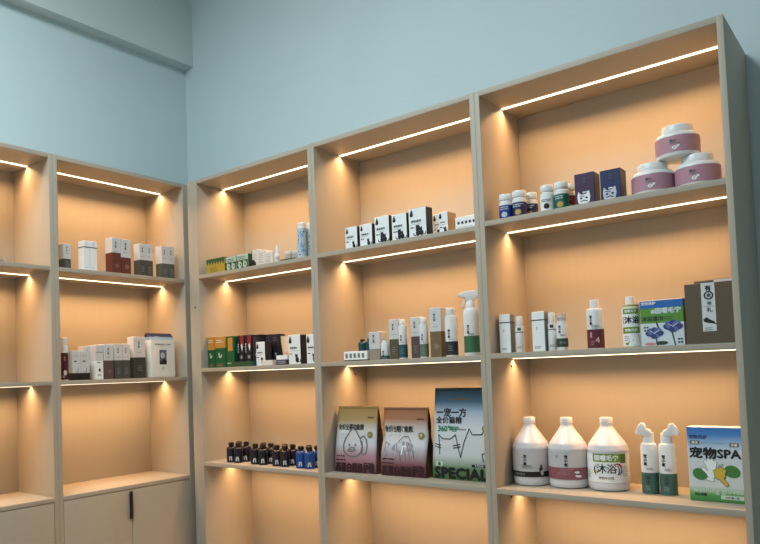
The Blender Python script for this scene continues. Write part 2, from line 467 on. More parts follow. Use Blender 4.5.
def maroon_bottle():
    R = .0268
    def lab(b):
        b.band(R + .0004, .003, .066, -PI, PI, MAROON, 40)
        F = round_face(R + .0004); mark(b, F, -.012, .108, .0105)
        b.lines(F, -.01, .016, .080, 3, .0016, .0045, INK); b.text(F, '4', .007, .030, .026, mat('pale_rose_print', (214, 180, 184)), .0009, .02)
        b.vtext(F, '香氛', -.013, .052, .009, mat('pale_rose_print', (214, 180, 184)), .0009); b.lines(F, -.016, .0, .026, 3, .0016, .005, PINK, .0009)
    return round_box('shampoo_bottle', 'white flip-cap bottle whose lower half is maroon', 'bottle', None,
        ([(R * .95, 0), (R, .002), (R, .128), (R * .97, .1335), (R * .86, .137), (.015, .138)], WHITE),
        ([(.0142, .1385), (.0146, .140), (.0144, .165), (.0135, .167), (.003, .1675)], WHITE), lab)
put(maroon_bottle(), 'C2', 2.034, .088, 14)
LIME = mat('leaf_green_label', (112, 146, 50), .45); CREAM = mat('cream_bottle_plastic', (226, 214, 176), .4); OLIVE = mat('brown_green_print', (96, 92, 60), .5)
REDT = mat('red_print', (176, 50, 60)); BLUT = mat('blue_print', (60, 110, 180))
def green_shampoo():
    R = .0265
    def lab(b):
        b.band(R + .0004, .004, .128, -PI, PI, CARD, 40)
        F = round_face(R + .0004)
        b.rect(F, -.026, .026, .109, .126, LIME, .0006, 8); b.text(F, '固喔毛宁', 0, .118, .009, CARD, .0009, .02)
        b.text(F, '沐浴', .004, .089, .024, BLACK, .0009, .03); b.stroke(F, [(-.024, .1), (-.027, .089), (-.023, .078)], .0025, BLACK, .0009)
        b.rect(F, -.03, .03, .046, .066, LIME, .0006, 10); b.text(F, '宠物洗护', 0, .056, .010, CARD, .0009, .02)
        b.shape(F, [(.024, .04), (.030, .012), (-.012, .008), (-.008, .02), (.006, .024)], OLIVE, .0006); b.lines(F, -.024, -.006, .036, 3, .0018, .006, INK)
        b.disc(F, -.014, .012, .006, .004, LIME, .0006)
    def collar(r):
        b = MB(); b.lathe([(.018, .1365), (.0275, .137), (.0275, .1405), (.018, .141)], CREAM); b.build('collar', r)
    return round_box('shampoo_bottle', 'white pet shampoo bottle with green bands and black characters', 'bottle', None,
        ([(R * .95, 0), (R, .002), (R, .130), (R * .95, .1345), (.019, .1362)], CREAM),
        ([(.0145, .1412), (.0150, .142), (.0142, .1655), (.0130, .167), (.003, .1675)], WHITE), lab, collar)
put(green_shampoo(), 'C2', 2.149, .088, 12)
SKYB = mat('bright_blue_card', (30, 100, 176), .45); GRNC = mat('grass_green_card', (86, 142, 54), .45); PALE = mat('pale_blue_card', (204, 216, 224), .5)
PETAL = mat('cornflower_print', (86, 106, 168), .5); PETD = mat('dark_petal_print', (50, 64, 120), .5); LEAFD = mat('stem_print', (30, 58, 44), .5)
def p_flower(b, F, w, h, hd):
    b.text(F, '宠物洗护', -w * .30, h * .935, .011, CARD, .0007, .02)
    b.text(F, '#固喔毛宁', w * .10, h * .765, .019, PALE, .0007, .03); b.text(F, '沐浴湿巾', -w * .22, h * .60, .016, LEAFD, .0007, .03); b.lines(F, 0, w * .3, h * .63, 2, .002, .006, LEAFD)
    for sx, tx in ((.20, .28), (-.2, -.12)):
        b.stroke(F, [(w * tx, h * .02), (w * sx, h * .4)], .004, LEAFD, .0006)
    b.stroke(F, [(-w * .12, h * .5), (-w * .08, h * .38)], .005, LEAFD, .0006)
    for cx, cz, s in ((.25, .38, 1.0), (-.18, .25, .95)):
        for k, (a, l, q) in enumerate(((-75, .2, .10), (-40, .20, .12), (0, .19, .12), (40, .20, .12), (75, .2, .10), (150, .11, .10), (205, .11, .10))):
            t = math.radians(a)
            b.disc(F, w * cx + w * l * .62 * s * math.sin(t), h * cz + w * l * .5 * s * math.cos(t), w * q * s * .75, w * l * s * .55, PETAL if k % 2 else PETD, .0007 + .00008 * k, 16, -t)
        b.stroke(F, [(w * cx - .012, h * cz + .012), (w * cx, h * cz + .004), (w * cx + .014, h * cz + .014)], .002, PALE, .0016)
    b.disc(F, -w * .29, h * .05, .016, .005, mat('coral_print', (206, 140, 132)), .0008); b.disc(F, -w * .02, h * .065, .018, .006, LEAFD, .0008)
    for qx, qz in ((-.37, .38), (.40, .1)):
        for i in (-1, 1):
            for j in (-1, 1): b.disc(F, w * qx + i * .004, h * qz + j * .005, .0034, .0034, INK, .0008, 8)
put(tag(carton('wipes_carton', .126, .07, .147, [(.5, PALE), (.83, GRNC), (1, SKYB)], top=PALE, prints=p_flower), 'blue and green carton printed with big blue flowers', 'box'), 'C2', 2.245, .106)
KRAFT = mat('brown_kraft_card', (92, 78, 60), .7, .1, 60); TAPE = mat('white_sealing_label', (206, 208, 210), .5)
def p_kraft(b, F, w, h, hd):
    x0, x1 = -w * .15, w * .13
    b.rect(F, x0, x1, h * .20, h * .999, TAPE, .0005); b.rect(top_of(h), x0, x1, -hd, -hd + .03, TAPE, .0005)
    b.text(F, '有', -.001, h * .91, .018, BLACK, .0009, .03)
    b.stroke(F, [(.0 + .011 * math.cos(t), h * .79 + .011 * math.sin(t)) for t in [i * PI / 8 for i in range(16)]], .004, BLACK, .0009, True)
    b.text(F, '宠', 0, h * .79, .012, BLACK, .0010, .03); b.text(F, '物', .001, h * .66, .012, INK, .0009, .02); b.text(F, '礼', .001, h * .555, .016, BLACK, .0009, .02)
    b.stroke(F, [(x0 + .004, h * .615), (x1 - .004, h * .61)], .001, INK, .0009)
    b.shape(F, [(x0 + .002, h * .40), (x0 + .012, h * .435), (x0 + .018, h * .40), (.014, h * .35), (.012, h * .325), (-.004, h * .335), (x0 + .004, h * .36)], BLACK, .0009)
    b.stroke(F, [(.006, h * .34), (x1 - .001, h * .32)], .003, BLACK, .0009); b.lines(F, x0 + .005, x1 - .005, h * .26, 2, .002, .006, INK, .0009)
put(tag(carton('gift_carton', .129, .13, .183, [(1, KRAFT)], prints=p_kraft), 'brown cardboard box sealed with a long white paper label', 'box', 'brown gift boxes'), 'C2', 2.3865, .096)
def p_kraft2(b, F, w, h, hd):
    b.rect(F, -w * .06, w * .34, h * .75, h * .999, TAPE, .0005); b.rect(top_of(h), -w * .06, w * .34, -hd, hd * .9, TAPE, .0005)
put(tag(carton('gift_carton', .128, .12, .204, [(1, KRAFT)], prints=p_kraft2), 'taller brown cardboard box with white tape on top, behind the labelled brown box', 'box', 'brown gift boxes'), 'C2', 2.384, .2325)

# ------------------------------------------------------------------ unit C, third shelf
JUG = mat('milky_jug_plastic', (214, 214, 220), .28); JLAB = mat('pearl_label', (188, 188, 192), .4)
ROSE = mat('rose_band', (140, 84, 92), .45)
def jug(label, R, h, kind):
    k = R / .0665; n = h
    def lab(b):
        RL = R + .0008; F = round_face(RL)
        b.band(RL, .030, .128, -1.5, 1.5, JLAB if kind != 'green' else CARD, 48)
        if kind == 'black':
            b.band(RL + .0003, .033, .053, -1.5, 1.5, BLACK, 48)
            mark(b, F, -.014, .108, .013); b.lines(F, -.026, .018, .076, 3, .0016, .0045, INK, .0009)
            b.disc(F, .042, .060, .007, .010, BLACK, .0009); b.disc(F, .043, .073, .004, .005, BLACK, .0009); b.disc(F, .046, .049, .006, .010, JLAB, .0012)
            b.text(F, '宠物除臭剂', -.04, .043, .010, FINE, .0012)
        elif kind == 'rose':
            b.band(RL + .0003, .032, .074, -1.5, 1.5, ROSE, 48)
            mark(b, F, .0, .112, .0135); b.disc(F, -.032, .112, .006, .006, FINE, .0009)
            b.lines(F, -.02, .028, .070, 2, .002, .006, PINK, .0012); b.text(F, '宠物香波', -.01, .053, .011, PINK, .0012)
            b.disc(F, .036, .058, .009, .004, CARD, .0012); b.disc(F, .042, .044, .010, .004, CARD, .0012); b.disc(F, .033, .046, .004, .003, CARD, .0012)
        else:
            b.rect(F, -.046, .068, .100, .128, LIME, .0006, 24); b.text(F, '固喔毛宁', .000, .114, .020, CARD, .0010, .03)
            b.rect(F, .046, .068, .096, .126, mat('dark_lime_print', (76, 110, 36)), .0008, 8)
            b.disc(F, .036, .080, .016, .016, REDT, .0006); b.disc(F, .037, .069, .016, .013, BLUT, .0007); b.disc(F, .030, .074, .017, .017, CARD, .0008)
            b.disc(F, -.038, .066, .006, .006, mat('yellow_print', (220, 200, 90)), .0006)
            b.text(F, '(沐浴)', .0, .075, .034, BLACK, .0013, .012)
            b.text(F, '宠物沐浴露', -.002, .046, .010, mat('brown_text_print', (130, 110, 80)), .0010, .01)
            b.lines(F, -.078, -.056, .07, 5, .0025, .006, LIME, .0010); b.lines(F, .054, .078, .085, 6, .002, .006, FINE, .0010)
    return round_box('shampoo_jug', label, 'jug', 'large white jugs',
        ([(R * .80, 0), (R * .93, .003), (R * .985, .010), (R * 1.0, .024), (R * .985, .028), (R * .985, .131), (R * 1.005, .135), (R * 1.0, .141), (R * .955, .148), (R * .955, .151),
          (R * .89, .159), (R * .78, .170), (R * .645, .1825), (R * .50, .196), (R * .385, .2075), (R * .325, .2145), (R * .305, .219), (R * .30, h - .022)], JUG, 0, 0, 48),
        ([(.0205, h - .0235), (.0212, h - .022), (.0206, h - .003), (.0190, h), (.004, h + .0002)], WHITE, 0, 0, 32), lab)
put(jug('large white jug with a black band round its label, nearest the left panel', .0640, .246, 'black'), 'C3', 1.7556, .160, 16)
put(jug('large white jug with a dusty rose band, in the middle of the three', .0662, .246, 'rose'), 'C3', 1.8880, .172, 14)
put(jug('large white jug with a green label and big black characters', .0664, .247, 'green'), 'C3', 2.0225, .184, 12)
SPRUCE = mat('spruce_green_label', (62, 100, 90), .45); SILI = mat('silicone_brush', (232, 228, 222), .45)
def foam_brush(label, side):
    R = .0258
    def lab(b):
        b.band(R + .0004, .001, .070, -PI, PI, SPRUCE, 40)
        F = round_face(R + .0004); mark(b, F, -.012, .125, .0125); b.lines(F, -.008, .014, .086, 2, .0016, .0045, INK, .0008)
        b.vtext(F, '泡沫', -.006, .054, .014, mat('dark_spruce_print', (40, 66, 60)), .0009); b.lines(F, -.014, .002, .026, 3, .0016, .005, FINE, .0009)
    def head(r):
        s = side
        b = MB(); b.lathe([(.0235, .1605), (.0240, .162), (.0205, .166), (.0180, .168), (.0170, .200)], WHITE); b.build('neck', r)
        b = MB()
        P = [(-.023, .192), (.004, .188), (.012, .196), (.009, .208), (-.006, .214), (-.012, .230), (-.026, .233), (-.034, .226), (-.030, .204)]
        b.prism([(s * (x * .82 + .001), z) for x, z in P], -.019, .019, WHITE, .003); b.build('pump_head', r)
        b = MB()
        P = [(-.0345, .227), (-.0485, .203), (-.0470, .1955), (-.0315, .1935), (-.0245, .199)]
        b.prism([(s * (x * .82 + .001), z) for x, z in P], -.021, .021, SILI, .003); b.build('brush', r)
    return round_box('foam_brush_bottle', label, 'bottle', 'foam brush bottles',
        ([(R * .96, 0), (R, .002), (R, .156), (R * .95, .160), (.020, .161)], WHITE, 0, 0, 40), None, lab, head)
put(foam_brush('white and green foam bottle whose brush head points toward the jugs', 1), 'C3', 2.161, .165, 12)
put(foam_brush('white and green foam bottle whose brush head points toward the glove carton', -1), 'C3', 2.216, .166, 12)
GLV = .228
GLOVE = grad('blue_white_green_print', [(0, (60, 128, 60)), (.07, (76, 146, 76)), (.13, (140, 182, 130)), (.2, (204, 212, 210)), (.68, (204, 214, 222)), (.78, (150, 186, 220)), (.9, (66, 128, 198)), (1, (52, 112, 190))], GLV)
DGRN = mat('glove_green_print', (60, 124, 58), .5); YEL = mat('mustard_print', (206, 176, 62), .5)
def glove_print(b, F, w, h, hd):
    X = lambda u: -w / 2 + (u - 88) / 300 * w
    Zf = lambda v: h * (1 - (v - 75) / 412)
    b.text(F, '宠物洗护', X(150), Zf(130), .013, mat('navy_print', (30, 50, 110)), .0007, .02)
    for x0, x1, z in ((104, 158, 162), (322, 374, 170)):
        b.rect(F, X(x0 + 6), X(x1 - 6), Zf(z + 11), Zf(z - 11), OLIVE, .0006); b.disc(F, X(x0 + 6), Zf(z), .003, .0062, OLIVE, .0006); b.disc(F, X(x1 - 6), Zf(z), .003, .0062, OLIVE, .0006)
    b.text(F, '清洁', X(131), Zf(162), .009, CARD, .0010, .02); b.text(F, '手套', X(348), Zf(170), .009, CARD, .0010, .02)
    b.lines(F, X(166), X(310), Zf(162), 1, .0018, .004, FINE)
    b.text(F, '宠物SPA', X(240), Zf(218), .036, BLACK, .0009, .035, width=w * .93)
    b.disc(F, X(152), Zf(338), .021, .0175, DGRN, .0007, 24, -.5); b.disc(F, X(330), Zf(316), .022, .0185, DGRN, .0007, 24, -.4)
    # white glove: five fingers spread upward, drawn as thick strokes with a black outline
    palm = [(X(205), Zf(345)), (X(222), Zf(320))]
    fing = [[(207, 318), (186, 266)], [(215, 312), (203, 256)], [(225, 312), (222, 258)], [(232, 318), (240, 266)], [(205, 340), (172, 306)], [(214, 352), (214, 330)], [(222, 366), (196, 362)]]
    for wd, m, o in ((.0105, BLACK, .0009), (.0085, CARD, .0014)):
        for q in fing: b.stroke(F, [(X(a), Zf(c)) for a, c in q], wd, m, o)
        b.disc(F, X(214), Zf(336), .0125 if m is BLACK else .011, .0155 if m is BLACK else .014, m, o)
    for wd, m, o in ((.0120, BLACK, .0019), (.0098, YEL, .0024)):
        for q in ([(250, 338), (238, 318)], [(258, 340), (252, 306)], [(266, 340), (272, 302)], [(272, 345), (288, 312)], [(262, 345), (280, 372)], [(276, 362), (296, 388)]):
            b.stroke(F, [(X(a), Zf(c)) for a, c in q], wd, m, o)
        b.disc(F, X(263), Zf(336), .016 if m is BLACK else .0145, .015 if m is BLACK else .0135, m, o)
    for q in ([(258, 292), (266, 280)], [(270, 290), (282, 276)]): b.stroke(F, [(X(a), Zf(c)) for a, c in q], .0016, BLACK, .0009)
    b.text(F, 'washing gloves', X(245), Zf(428), .021, mat('pale_green_print', (196, 216, 196)), .0009, .02, width=w * .92)
    b.text(F, '可水洗款', X(152), Zf(450), .0085, BLACK, .0009, .03); b.rect(F, X(262), X(386), Zf(470), Zf(448), mat('pale_green_print', (196, 216, 196)), .0006); b.text(F, '10片装 1包', X(324), Zf(459), .008, LEAFD, .0010, .02)
put(tag(carton('glove_carton', .147, .06, GLV, [(1, GLOVE)], top=PALE, prints=glove_print), 'blue, white and green carton of pet washing gloves reading SPA', 'box'), 'C3', 2.3640, .132, 0)

# ------------------------------------------------------------------ unit B, top shelf: white cartons with a drop and a cat
DARKS = mat('near_black_card', (34, 36, 44), .45)
def drop(b, F, x, z, s, m=BLACK):
    P = [(0, 1.25), (.16, .75), (.28, .55), (.3, .3)] + [(.42 * math.cos(t), -.1 + .45 * math.sin(t)) for t in [PI * .25 - i * PI * 1.5 / 12 for i in range(13)]] + [(-.3, .3), (-.28, .55), (-.16, .75)]
    b.shape(F, [(x + s * a, z + s * c) for a, c in P], m, .0006)
def sitting_cat(b, F, x, z, s, m=BLACK, flip=1):
    b.disc(F, x, z + s * .45, s * .42, s * .5, m, .0006, 16); b.disc(F, x - flip * s * .15, z + s * 1.1, s * .33, s * .3, m, .0007, 14)
    for q in (-1, 1): b.shape(F, [(x - flip * s * .15 + q * s * .3, z + s * 1.15), (x - flip * s * .15 + q * s * .28, z + s * 1.6), (x - flip * s * .15 + q * s * .02, z + s * 1.35)], m, .0007)
    b.stroke(F, [(x + flip * s * .4, z + s * .1), (x + flip * s * .8, z + s * .15), (x + flip * s * .85, z + s * .5)], s * .16, m, .0006)
def p_drop(n=1):
    def f(b, F, w, h, hd):
        drop(b, F, -w * .33, h * .79, h * .155)
        b.text(F, '宠物滴剂', -w * .08, h * .55, w * .15, INK, .0006, .03); b.lines(F, -w * .4, w * .3, h * .46, 1, .0018, .004, FINE); b.lines(F, -w * .4, -w * .12, h * .37, 1, .005, .006, INK)
        if n: sitting_cat(b, F, w * .22, h * .06, h * .19)
        if n > 1: sitting_cat(b, F, w * .02, h * .06, h * .20, flip=-1)
        if n > 1: b.rect(F, -w * .1, w * .1, h * .22, h * .42, BLACK, .0005)
    return f
B1 = [(1.062, .063, .095, 1, 'small white carton with a black cat, leftmost on the shelf'), (1.139, .063, .095, 1, 'small white carton with a black cat, second from the left panel'),
      (1.2205, .070, .114, 2, 'white carton with a taller black cat, third from the left panel'), (1.305, .070, .109, 2, 'white carton with two black cats, just left of the largest one'),
      (1.3905, .079, .119, 2, 'largest white carton of the row, its dark side showing')]
for x, w, h, n, lb in B1:
    put(tag(carton('drops_carton', w, .052, h, [(1, CARD)], side=DARKS, top=DARKS if w > .075 else CARD, prints=p_drop(n)), lb, 'box', 'white cat drops cartons'), 'B1', x, .057)
put(tag(carton('drops_carton', .034, .06, .094, [(1, CARD)], side=DARKS, prints=p_drop(1)), 'narrow white carton tucked right behind the largest one', 'box', 'white cat drops cartons'), 'B1', 1.4225 + .018, .128)
TANC = mat('tan_card', (190, 160, 124), .6)
put(tag(carton('drops_carton', .038, .07, .092, [(1, CARD)], side=TANC, prints=p_drop(1)), 'narrow white carton with a tan side, standing apart from the row', 'box', 'white cat drops cartons'), 'B1', 1.484, .105)
def p_low(b, F, w, h, hd):
    for i in range(6): b.rect(F, -w * .40 + i * w * .15, -w * .40 + i * w * .15 + w * .085, h * .50, h * .68, BLACK, .0006)
    b.lines(F, -w * .42, w * .3, h * .3, 1, .0018, .004, FINE)
put(tag(carton('ampoule_carton', .105, .06, .056, [(1, CARD)], prints=p_low), 'low white carton with a row of dark characters, touching the right side panel', 'box'), 'B1', 1.593, .090)

# ------------------------------------------------------------------ unit B, second shelf
def p_tray(b, F, w, h, hd):
    for i in range(5):
        b.rect(F, -w * .42 + i * w * .175, -w * .42 + i * w * .175 + w * .1, h * .30, h * .78, SIDEG, .0005)
        b.rect(F, -w * .40 + i * w * .175, -w * .40 + i * w * .175 + w * .03, h * .38, h * .70, INK, .0008)
put(tag(carton('ampoule_carton', .124, .10, .041, [(.12, BLACK), (1, CARD)], prints=p_tray), 'low white tray carton with five grey marks, two teal bottles on it', 'box'), 'B2', 1.047, .100)
TGL = mat('dark_teal_glass', (14, 62, 66), .2)
def dropper(name, label, group, R, h, gm, capm, lm=None, mk=True):
    hb = h * .74
    def lab(b):
        F = round_face(R + .0003)
        if lm: b.band(R + .0003, h * .06, h * .5, -PI, PI, lm, 28)
        if mk: b.stroke(F, [(-R * .25, h * .12), (-R * .2, h * .26), (R * .1, h * .28), (R * .2, h * .12)], R * .24, SILV, .0008)
    return round_box(name, label, 'bottle', group,
        ([(R * .92, 0), (R, .002), (R, hb - .006), (R * .85, hb), (R * .5, hb + .004), (R * .5, hb + .008)], gm, 0, 0, 24),
        ([(R * .58, hb + .0085), (R * .60, hb + .010), (R * .58, h - .004), (R * .45, h - .0008), (R * .1, h)], capm, 0, 0, 20), lab if (lm or mk) else None)
put(dropper('dropper_bottle', 'short teal glass bottle on the tray carton, farther from the beige carton', 'teal bottles on the tray', .0195, .052, TGL, BLKPL, None, False), 'B2', 1.043, .112, 20, .0415)
put(dropper('dropper_bottle', 'short teal glass bottle on the tray carton, next to the beige carton', 'teal bottles on the tray', .0195, .053, TGL, BLKPL, None, False), 'B2', 1.085, .106, 20, .0415)
BEIGE = mat('warm_grey_card', (150, 138, 124), .55); GBRN = mat('moss_brown_card', (82, 76, 58), .5); PBRN = mat('plum_brown_card', (84, 68, 68), .5)
BRN = mat('bronze_brown_card', (112, 92, 66), .5); DGR = mat('charcoal_green_card', (44, 52, 48), .5); SAGE = mat('sage_label', (96, 116, 96), .5); TEALB = mat('petrol_label', (22, 84, 92), .45); CHAR = mat('charcoal_label', (46, 46, 50), .45)
def p_brand(two=False, blossom=None):
    def f(b, F, w, h, hd):
        mark(b, F, -w * .06, h * .86, min(w * .2, .0105)); b.lines(F, -w * .25, w * .3, h * .62, 1, .0016, .004, INK)
        if blossom:
            for k in range(5):
                t = k * 1.256; b.disc(F, w * .05 + w * .14 * math.cos(t), h * .22 + w * .14 * math.sin(t), w * .10, w * .07, blossom, .0006, 12, t)
        else: b.lines(F, -w * .2, w * .25, h * .3, 4, .0018, .008, FINE)
    return f
def care_box(shelf, x, d, w, dep, h, split, low, label, group, up=GREYC, blossom=None, rz=0):
    return put(tag(carton('care_carton', w, dep, h, [(split, low), (1, up)], prints=p_brand(blossom=blossom)), label, 'box', group), shelf, x, d, rz)
def care_bottle(shelf, x, d, R, h, split, low, label, rz=24):
    def lab(b):
        b.band(R + .0004, h * .03, h * split, -PI, PI, low, 32)
        F = round_face(R + .0004); mark(b, F, -R * .35, h * (split + .22), R * .48); b.lines(F, -R * .5, R * .5, h * (split + .05), 1, .0015, .004, INK, .0008)
        b.lines(F, -R * .6, R * .4, h * split * .7, 3, .0016, .008, FINE, .0008)
    o = round_box('care_bottle', label, 'bottle', 'two-tone care bottles',
        ([(R * .94, 0), (R, .002), (R, h * .80), (R * .95, h * .835), (R * .70, h * .85), (R * .66, h * .855)], WHITE, 0, 0, 28),
        ([(R * .72, h * .858), (R * .75, h * .865), (R * .72, h - .003), (R * .6, h), (R * .1, h)], WHITE, 0, 0, 24), lab)
    return put(o, shelf, x, d, rz)
G2 = 'two-tone care cartons'
care_box('B2', 1.141, .085, .055, .05, .118, .40, BEIGE, 'short carton with a beige-grey lower part, beside the low white tray', G2)
care_bottle('B2', 1.189, .069, .0178, .079, .20, TEAL, 'shortest white bottle on the shelf, in front of the moss brown carton')
care_box('B2', 1.232, .095, .043, .05, .165, .50, GBRN, 'tall carton with a moss brown lower half, beside the petrol blue bottle', G2)
care_bottle('B2', 1.279, .067, .0172, .160, .36, TEALB, 'white bottle with a petrol blue lower part')
care_box('B2', 1.336, .095, .042, .05, .166, .53, PBRN, 'tall carton with a plum brown lower half, beside the sage bottle', G2)
care_bottle('B2', 1.378, .067, .0170, .161, .34, SAGE, 'white bottle with a sage green lower part')
care_box('B2', 1.4345, .102, .050, .084, .195, .52, BRN, 'tallest carton on the shelf, bronze brown below with a blossom print', G2, blossom=mat('blossom_print', (150, 126, 100)))
care_bottle('B2', 1.4965, .074, .0235, .189, .31, CHAR, 'stout white bottle with a charcoal lower part')
EMER = mat('emerald_label', (56, 104, 74), .45)
def spray():
    R = .0290
    def lab(b):
        b.band(R + .0004, .012, .075, -PI, PI, EMER, 40)
        F = round_face(R + .0004); mark(b, F, -.014, .112, .011); b.lines(F, -.014, .014, .084, 2, .0016, .004, INK, .0008)
    def trig(r):
        b = MB(); b.lathe([(.0185, .184), (.0188, .1855), (.0175, .202), (.0155, .205), (.0150, .214)], WHITE); b.build('collar', r)
        b = MB()
        P = [(-.040, .238), (-.040, .227), (-.030, .224), (-.018, .222), (-.016, .210), (.016, .210), (.022, .220), (.032, .228), (.034, .240), (.024, .2475), (-.010, .2485), (-.026, .2455)]
        b.prism(P, -.0145, .0145, WHITE, .004); b.build('sprayer_head', r)
        b = MB(); P = [(-.026, .223), (-.019, .221), (-.021, .205), (-.028, .190), (-.033, .186), (-.0355, .190), (-.030, .205)]
        b.prism(P, -.0075, .0075, WHITE, .002); b.build('trigger', r)
        b = MB(); b.lathe([(.0058, 0), (.0058, .006), (.003, .008)], GREYC, n=14); o = b.build('nozzle', r); o.rotation_euler = (0, -PI / 2, 0); o.location = (-.039, 0, .2325)
    return round_box('spray_bottle', 'white trigger spray bottle with an emerald green lower half', 'bottle', None,
        ([(R * .95, 0), (R, .0025), (R, .162), (R * .96, .172), (R * .82, .180), (R * .64, .1835), (R * .6, .185)], WHITE, 0, 0, 40), None, lab, trig)
put(spray(), 'B2', 1.580, .079, 28)

# ------------------------------------------------------------------ unit B, third shelf: pet food bags
def pouch(label, w, d, h, front_m, side_m, art, topw, badge, dent=0., seal_m=None):
    r = empty('food_bag'); tag(r, label, 'bag', 'pet food bags')
    def yf(x, z):
        t = z / h; s = min(1, max(0, (t - .10) / .90))
        y = -d / 2 + (d / 2 - .004) * s ** 1.15
        bulge = .007 * math.sin(PI * min(1, max(0, t))) * math.cos(PI * x / w)
        if dent: bulge += dent * (math.sin(26 * x / w + 8 * t) * math.sin(PI * t) * .5 - math.exp(-((t - .62) / .12) ** 2) * .8)
        return y - bulge
    def xs(x, z): return x * (1 + (topw - 1) * (z / h))
    F = lambda x, z, off: (xs(x, z), yf(x, z) - off, z)
    b = MB(); NX, NZ = 14, 22
    def grid(fn, m, flip):
        g = [[b.bm.verts.new(fn(i, j)) for j in range(NZ + 1)] for i in range(NX + 1)]
        for i in range(NX):
            for j in range(NZ):
                q = [g[i][j], g[i + 1][j], g[i + 1][j + 1], g[i][j + 1]]
                b.face(q[::-1] if flip else q, m, True)
    X = lambda i: -w / 2 + w * i / NX
    Zj = lambda j: h * j / NZ
    grid(lambda i, j: F(X(i), Zj(j), 0), front_m, False)
    grid(lambda i, j: (xs(X(i), Zj(j)), -yf(X(i), Zj(j)), Zj(j)), side_m, True)
    for s in (-1, 1):      # folded side gussets
        for j in range(NZ):
            z0, z1 = Zj(j), Zj(j + 1); e = s * w / 2
            def P(z, q):
                y = yf(e, z); k = 1 - .10 * math.sin(PI * min(1, z / h)) * (1 if q == 0 else 0)
                return (xs(e, z) * k, y if q < 0 else (-y if q > 0 else 0), z)
            for qa, qb in ((-1, 0), (0, 1)):
                v = [b.bm.verts.new(p) for p in (P(z0, qa), P(z0, qb), P(z1, qb), P(z1, qa))]
                b.face(v if s > 0 else v[::-1], side_m, False)
    b.poly([(-w / 2, -d / 2, 0), (-w / 2, d / 2, 0), (w / 2, d / 2, 0), (w / 2, -d / 2, 0)], side_m)
    art(b, F, w, h)
    bmesh.ops.remove_doubles(b.bm, verts=b.bm.verts, dist=.00005)
    b.build('bag_body', r, sharp=False)
    b = MB(); b.box(-w / 2 * topw, w / 2 * topw, -.0042, .0042, h - .001, h + .011, seal_m or side_m, .0006); b.build('top_seal', r)
    if badge:
        bx, bz = badge
        y = yf(bx, bz)
        b = MB(); b.disc(lambda x, z, o: F(x, z, o), bx, bz, .0135, .0135, mat('olive_badge', (120, 116, 62), .45), .0022); b.lines(lambda x, z, o: F(x, z, o), bx - .008, bx + .009, bz + .004, 2, .0025, .005, YEL, .0026)
        b.build('badge_sticker', r, sharp=False)
    return r
G1 = grad('gold_to_pink_print', [(0, (96, 52, 60)), (.10, (140, 84, 94)), (.28, (178, 140, 150)), (.42, (204, 204, 208)), (.62, (202, 202, 202)), (.78, (168, 142, 96)), (1, (150, 116, 62))], .286)
G2m = grad('brown_to_maroon_print', [(0, (84, 36, 44)), (.16, (120, 62, 70)), (.30, (166, 148, 154)), (.45, (204, 206, 212)), (.66, (202, 198, 196)), (.82, (160, 112, 80)), (1, (142, 86, 54))], .283)
G3 = grad('teal_to_green_print', [(0, (66, 104, 54)), (.12, (96, 128, 84)), (.26, (200, 206, 208)), (.55, (206, 210, 216)), (.72, (160, 178, 198)), (.84, (58, 104, 134)), (1, (26, 72, 100))], .36)
BAGD = mat('dark_bag_side', (46, 40, 42), .4); BAGT = mat('teal_bag_side', (30, 56, 66), .4); BAGB = mat('brown_bag_side', (74, 50, 40), .4)
GREYL = mat('grey_line_print', (112, 114, 118), .5); GRT = mat('green_text_print', (34, 122, 84), .5); MARD = mat('dark_maroon_print', (52, 16, 26), .5); LGREEN = mat('dark_green_text_print', (10, 16, 10), .5)
